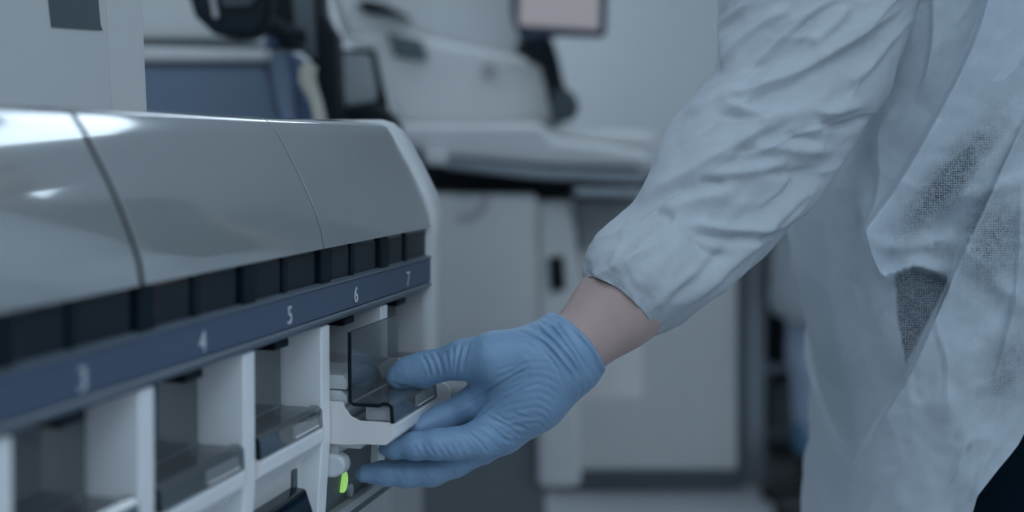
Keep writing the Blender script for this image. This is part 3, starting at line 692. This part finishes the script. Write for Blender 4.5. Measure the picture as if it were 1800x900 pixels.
for pts in ([(925,572),(965,588),(1000,628),(1022,668)], [(905,580),(955,602),(990,640),(1006,672)], [(962,566),(985,596),(1020,640)], [(975,562),(1000,600),(1034,650)], [(940,568),(975,606),(1012,652)]):
    CR.append((pts, .0013, 3.0))
for pts, amp, wd in CR: d += crease(pts, amp, wd)
d *= near
cd = np.array([(Vector(c)-cuffc).dot(ax) for c in co]); ang = np.arctan2((co-np.array(cuffc))@np.array(e2), (co-np.array(cuffc))@np.array(e1))
cz = np.clip(1+cd/.040, 0, 1)*(cd < -.002)
d += cz*.0003*np.sin(cd*950+2.2*vnoise(np.stack([ang*2.2, cd*40], 1), 5)+ang*1.4)
d += .0002*vnoise(np.stack([P[:,0]/11, P[:,1]/9, co[:,1]*150], 1), 8)
co += nr*d[:, None]
me.vertices.foreach_set('co', co.astype(np.float32).ravel()); me.update()
link('glove', me, M['glove'], pb, smooth=True)

# ---- sleeve
SEC = [((1027,490),(1146,591),1.014), ((1029,470),(1172,582),1.018), ((1036,444),(1210,560),1.024), ((1060,408),(1262,522),1.034), ((1112,360),(1335,458),1.05), ((1150,280),(1412,368),1.066),
       ((1192,200),(1488,268),1.08), ((1255,132),(1545,186),1.09), ((1268,60),(1582,95),1.10), ((1271,-20),(1612,0),1.11), ((1310,-180),(1660,-150),1.12), ((1380,-400),(1700,-330),1.13), ((1480,-520),(1680,-430),1.14)]
NS, NA = 300, 260
t = np.linspace(0, len(SEC)-1, NS)
def cr_interp(vals, t):               # Catmull-Rom
    v = np.array(vals, float); n = len(v); i = np.clip(np.floor(t).astype(int), 0, n-2); u = (t-i)[:, None]
    p0 = v[np.maximum(i-1, 0)]; p1 = v[i]; p2 = v[i+1]; p3 = v[np.minimum(i+2, n-1)]
    return .5*((2*p1)+(-p0+p2)*u+(2*p0-5*p1+4*p2-p3)*u**2+(-p0+3*p1-3*p2+p3)*u**3)
Lp = cr_interp([s[0] for s in SEC], t); Rp = cr_interp([s[1] for s in SEC], t); Yc = cr_interp([[s[2]] for s in SEC], t)[:, 0]
ctr = (Lp+Rp)/2; e = (Rp-Lp)/2; hw = np.linalg.norm(e, axis=1); axs = np.gradient(ctr, axis=0); axs /= np.linalg.norm(axs, axis=1)[:, None]
phi = np.linspace(0, 2*math.pi, NA, endpoint=False)
tilt = np.interp(t, [0, 1, 3, 6, 12], [.34, .32, .2, .12, .1])
PX = ctr[:, None, :]-e[:, None, :]*np.cos(phi)[None, :, None]+(axs*(tilt*hw)[:, None])[:, None, :]*np.sin(phi)[None, :, None]
depth = np.interp(t, [0, 2, 4, 12], [.95, .95, .82, .80])
YY = Yc[:, None]-np.sin(phi)[None, :]*(hw*depth)[:, None]/FP*1.05
flat = PX.reshape(-1, 2); Yf = YY.reshape(-1)
S = np.stack([(flat[:,0]-900)/FP*Yf, Yf, H-(flat[:,1]-HZ)/FP*Yf], 1)
T_ = np.repeat(t, NA); PH = np.tile(phi, NS)
idx = np.arange(NS*NA).reshape(NS, NA)
quads = np.stack([idx[:-1], np.roll(idx, -1, 1)[:-1], np.roll(idx, -1, 1)[1:], idx[1:]], -1).reshape(-1, 4)
def grid_mesh(name, V, Q, uvs=None, thin=None):
    me = bpy.data.meshes.new(name); me.from_pydata(V.tolist(), [], Q.tolist()); me.update()
    li = np.empty(len(me.loops), np.int32); me.loops.foreach_get('vertex_index', li)
    uvl = me.uv_layers.new(name='cloth'); uvl.data.foreach_set('uv', uvs[li].astype(np.float32).ravel())
    at = me.attributes.new('thin', 'FLOAT', 'POINT'); at.data.foreach_set('value', (thin if thin is not None else np.zeros(len(V))).astype(np.float32))
    me.polygons.foreach_set('use_smooth', [True]*len(me.polygons))
    return me
uvS = np.stack([PH/(2*math.pi)*.35, T_*.055], 1)
me = grid_mesh('sleeve', S, quads, uvS)
nr = normals(me); P = flat; near = np.clip(np.sin(PH)*2+.5, 0, 1)
if (nr[:,1]*np.sin(PH)).mean() > 0: nr = -nr
d = np.zeros(len(S))
def fold(pts, amp, wd, asym=0.0, fadep=4):
    """a ridge of cloth along a line; asym > 0 makes the right-hand flank steep"""
    b, s, al = poly_dist(P, smooth_line(pts)); fade = np.clip(np.minimum(al, 1-al)*fadep, 0, 1)
    fade = fade*fade*(3-2*fade)
    ww = wd*np.where(s > 0, 1-asym*.75, 1+asym*.5)
    return amp*fade*np.exp(-(b/ww)**2)
mm_ = .001
for pts, amp, wd, asym in (
    ([(1100,372),(1160,335),(1240,290),(1345,222),(1420,190)], 7, 24, .6),
    ([(1180,330),(1250,310),(1330,300),(1400,280)], 3.5, 16, .5),
    ([(1130,400),(1190,360),(1250,345),(1310,340)], 3.5, 18, .3),
    ([(1150,378),(1168,376),(1186,388)], -3.5, 9, 0), ([(1222,322),(1250,318),(1275,326)], -3, 8, 0),
    ([(1195,400),(1235,412),(1290,422),(1360,412),(1420,380)], -3.2, 9, 0),
    ([(1205,392),(1250,400),(1310,404),(1370,392)], 3, 12, .2),
    ([(1205,410),(1240,446),(1290,452)], -2.4, 9, 0),
    ([(1150,576),(1210,525),(1290,455),(1380,385),(1470,318),(1530,250)], 5.5, 20, .5),
    ([(1160,540),(1220,490),(1290,430)], -2.6, 14, 0),
    ([(1110,520),(1170,460),(1215,420)], 2.2, 22, 0), ([(1075,490),(1130,430),(1190,390)], 2.2, 20, 0), ([(1130,552),(1190,500),(1240,460)], 2.0, 14, 0),
    ([(1250,182),(1325,162),(1390,136),(1460,92),(1530,46),(1600,2)], 6.5, 20, .6),
    ([(1200,205),(1260,178),(1320,160)], 3, 14, .3),
    ([(1262,132),(1290,88),(1330,46),(1400,12)], 4.5, 16, .5),
    ([(1270,192),(1320,196),(1345,212),(1320,224)], 3.2, 11, .3), ([(1255,205),(1300,208),(1335,214)], -3, 9, 0),
    ([(1430,214),(1470,222),(1500,218),(1540,192)], -4, 10, 0), ([(1420,196),(1470,200),(1520,180)], 4, 14, .4),
    ([(1300,262),(1360,258),(1420,268),(1480,262)], 3.4, 16, .3), ([(1370,240),(1420,242),(1450,250)], -2.5, 10, 0),
    ([(1330,300),(1400,310),(1450,300)], -2.5, 12, 0), ([(1310,430),(1370,370),(1450,310)], 3.0, 13, .4),
    ([(1450,120),(1500,90),(1570,60)], -3, 12, 0), ([(1400,90),(1460,50),(1500,0)], 3.5, 16, .3), ([(1300,130),(1380,96),(1430,60)], -3, 12, 0),
    ([(1480,160),(1530,110),(1590,40)], 3.5, 13, .3), ([(1340,110),(1400,60),(1450,10)], -2.5, 12, 0)):
    d += fold(pts, amp*mm_*1.35, wd*.8, asym)
d *= near
tq = np.clip(T_/8, 0, 1)
d += (.0016+.002*tq)*vnoise(np.stack([PH*2.4+T_*.5, T_*1.1], 1), 11)+.0008*vnoise(np.stack([PH*6+T_*.9, T_*2.2], 1), 12)
d += .0011*vnoise(np.stack([(P[:,0]+P[:,1])/26, (P[:,0]*.8-P[:,1])/110], 1), 13)*near
def crumple(P, ang, lx_, ly_, seed):
    c, s_ = math.cos(ang), math.sin(ang); a = P[:,0]*c+P[:,1]*s_; b = -P[:,0]*s_+P[:,1]*c
    wv = 14*vnoise(P/70, seed+1); n_ = vnoise(np.stack([a/lx_, (b+wv)/ly_], 1), seed)
    return (1-np.minimum(np.abs(n_)*3.2, 1))*np.clip(.5+1.2*vnoise(P/130, seed+2), 0, 1)
d += near*(.0027*crumple(P, -.62, 210, 52, 51)+.0020*crumple(P, -.25, 120, 40, 55)+.0016*crumple(P, -.95, 130, 34, 58))
gath = np.exp(-T_/.55); d += gath*(.0004*np.sin(PH*23+1.5*np.sin(PH*3))-.0008)*(.5+.5*np.sin(PH*2+1))
S = S+nr*d[:, None]
# rolled hem: the first rings turn in
S2 = S.reshape(NS, NA, 3)
me = grid_mesh('sleeve', S2.reshape(-1, 3), quads, uvS)
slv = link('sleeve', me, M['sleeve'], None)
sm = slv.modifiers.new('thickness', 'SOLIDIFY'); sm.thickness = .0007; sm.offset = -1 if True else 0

# ---- gown body
GL = [(-470,1560),(-200,1530),(0,1545),(150,1530),(270,1490),(330,1462),(390,1449),(500,1450),(600,1470),(700,1494),(770,1503),(800,1502),(900,1488),(1000,1470),(1400,1460)]
gy = np.array([g[0] for g in GL], float); gx = np.array([g[1] for g in GL], float)
HM = [(1440,1400),(1600,1400),(1640,1180),(1672,960),(1690,872),(1725,825),(1760,782),(1800,712),(1850,640),(1950,560),(2150,520)]
hx = np.array([h_[0] for h_ in HM], float); hy = np.array([h_[1] for h_ in HM], float)
NU, NV = 300, 400
u = np.linspace(0, 1, NU)**1.25; v = np.linspace(0, 1, NV)
U, V_ = np.meshgrid(u, v, indexing='ij')
XA = 1449+U*(2150-1449)
Yp = -470+V_*(np.interp(XA, hx, hy)+470)
Lx = np.interp(Yp, gy, gx)
Xp = Lx+U*(2150-Lx)
P = np.stack([Xp.ravel(), Yp.ravel()], 1)
Ynear = 1.21-.125*np.sqrt(np.clip(1-(1-np.clip(U.ravel()*2.6, 0, 1))**2, 0, 1))
def step(pts, hgt, decay, ramp=4.0, flip=1, fadep=6, f0=1, f1=1):
    """an overlapping edge of cloth: the surface on one side stands forward by hgt and falls back over decay"""
    b, s, al = poly_dist(P, smooth_line(pts, 3)); sd = b*s*flip
    fa = np.ones(len(P))
    if f0: fa = fa*np.clip(al*fadep, 0, 1)
    if f1: fa = fa*np.clip((1-al)*fadep, 0, 1)
    return 1.5*hgt*fa*np.where(sd > 0, np.exp(-sd/decay), np.exp(-(sd/ramp)**2))
D = np.zeros(len(P))
E1 = [(1765,-160),(1742,0),(1700,112),(1640,224),(1575,335),(1521,408)]
D += step(E1, .020, 60, 5, -1, 8, 0, 0)
D += step([(1519,400),(1532,450),(1548,487),(1566,484),(1600,468),(1640,478),(1672,492)], .016, 26, 4, -1, 8, 0, 1)
D += step([(1708,415),(1690,455),(1660,520),(1610,640),(1560,722),(1506,806)], .021, 110, 4, -1, 10, 0, 0)
D += step([(1606,-60),(1575,130),(1548,195),(1540,260),(1548,330),(1520,405)], .008, 40, 5, -1, 8, 0, 0)
D += step([(1640,-40),(1642,90),(1610,190)], .005, 40, 5, -1, 4, 0, 1)
D += step([(1535,205),(1490,290),(1452,372)], .006, 18, 5, -1, 4, 0, 1)
D += step([(1796,300),(1790,520),(1768,600),(1740,700)], .006, 60, 4, -1, 4)
def ridge(pts, amp, wd):
    b, s, al = poly_dist(P, smooth_line(pts, 3)); fa = np.clip(np.minimum(al, 1-al)*4, 0, 1); return 1.4*amp*fa*np.exp(-(b/wd)**2)
D += ridge([(1860,120),(1800,205),(1740,290),(1695,340),(1625,402)], .010, 24)
D += ridge([(1525,408),(1560,438),(1620,430),(1690,425)], .006, 14)
D += ridge([(1690,430),(1740,480),(1775,520),(1830,540)], .006, 20)
D += ridge([(1640,380),(1680,350),(1760,330),(1830,300)], .004, 14)
D += ridge([(1520,320),(1530,420),(1545,520),(1560,640)], .003, 26)
D += ridge([(1480,480),(1500,600),(1520,700)], .003, 20)
D += ridge([(1600,660),(1650,700),(1700,800),(1690,900)], .004, 40)
D += ridge([(1440,500),(1490,494),(1540,502)], -.002, 6)
D += ridge([(1700,570),(1690,640),(1650,760)], .005, 30)
D += ridge([(1800,440),(1760,560),(1720,640)], .005, 20)
D += .0022*vnoise(P/45, 21)+.0010*vnoise(P/17, 22)+.003*vnoise(np.stack([P[:,0]/60+P[:,1]/160, P[:,1]/260], 1), 23)
D += .0042*crumple(P, -1.1, 260, 70, 61)+.0026*crumple(P, 1.35, 240, 60, 64)+.0015*crumple(P, .5, 120, 46, 67)
Yn = Ynear-D*np.clip(U.ravel()*14+.15, 0, 1)
Vn = np.stack([(P[:,0]-900)/FP*Yn, Yn, H-(P[:,1]-HZ)/FP*Yn], 1)
# far half of the gown, mirrored behind the body
keep = U.ravel() > 0
Yfar = 1.21+(1.21-Ynear)*2.3+.01*vnoise(P/60, 31)
xw = (P[:,0]-900)/FP*1.21; zw = H-(P[:,1]-HZ)/FP*1.21
# width of the far half follows the near half
Vf = np.stack([Vn[:,0]+.0, Yfar, Vn[:,2]], 1)
ia = np.arange(NU*NV).reshape(NU, NV)
qn = np.stack([ia[:-1,:-1], ia[1:,:-1], ia[1:,1:], ia[:-1,1:]], -1).reshape(-1, 4)
# thin far grid: every fourth line
su = np.unique(np.r_[np.arange(0, NU, 4), NU-1]); sv = np.arange(NV)
ib = np.full((NU, NV), -1); ib[0] = ia[0]
cnt = NU*NV; far_idx = []
for i in su[1:]:
    ib[i] = cnt+np.arange(NV); cnt += NV; far_idx += list(ia[i])
qf = []
for a, b in zip(su[:-1], su[1:]):
    qf.append(np.stack([ib[a,:-1], ib[a,1:], ib[b,1:], ib[b,:-1]], -1))
qf = np.concatenate(qf)
VV = np.concatenate([Vn, Vf[far_idx]])
uvG = np.stack([(P[:,0]-900)/FP, (P[:,1])/FP], 1); uvG = np.concatenate([uvG, uvG[far_idx]+np.array([1.3, 0])])
def blob(cx, cy, rx, ry, rot):
    c, s = math.cos(rot), math.sin(rot); x = P[:,0]-cx; y = P[:,1]-cy; X = x*c+y*s; Y = -x*s+y*c
    return np.exp(-((X/rx)**2+(Y/ry)**2)**1.3)
thin = .06+.05*vnoise(P/50, 41)
sgn = lambda pts, flip=-1: (lambda r: np.where(r[1]*flip > 0, np.clip(r[0]/8, 0, 1), 0))(poly_dist(P, smooth_line(pts, 3)))
thin += .85*blob(1668,318,130,34,-.87)*sgn(E1)
thin += .62*blob(1745,420,60,90,.2)
tri = np.array([(1572,482),(1600,470),(1668,494),(1592,640),(1578,560)], float)
ins = np.ones(len(P))
for a, b in zip(tri, np.roll(tri, -1, 0)):
    dd = ((b-a)[0]*(P[:,1]-a[1])-(b-a)[1]*(P[:,0]-a[0]))/np.linalg.norm(b-a); ins = np.minimum(ins, np.clip(dd/6+.5, 0, 1))
thin += .82*ins
thin += .40*blob(1775,650,40,70,.5)+.35*blob(1650,440,40,16,.1)
thin += .12*vnoise(P/9, 42)*np.clip(thin*2, 0, 1)
thin = np.clip(thin, .03, .92); thin = np.concatenate([thin, np.full(len(far_idx), .05)])
me = grid_mesh('gown', VV, np.concatenate([qn, qf]), uvG, thin)
gw = link('gown', me, M['gown'], pb)
slv.parent = gw; slv.location = [slv['wo'][i]-gw['wo'][i] for i in range(3)]
for o in bpy.data.objects:
    if 'wo' in o: del o['wo']
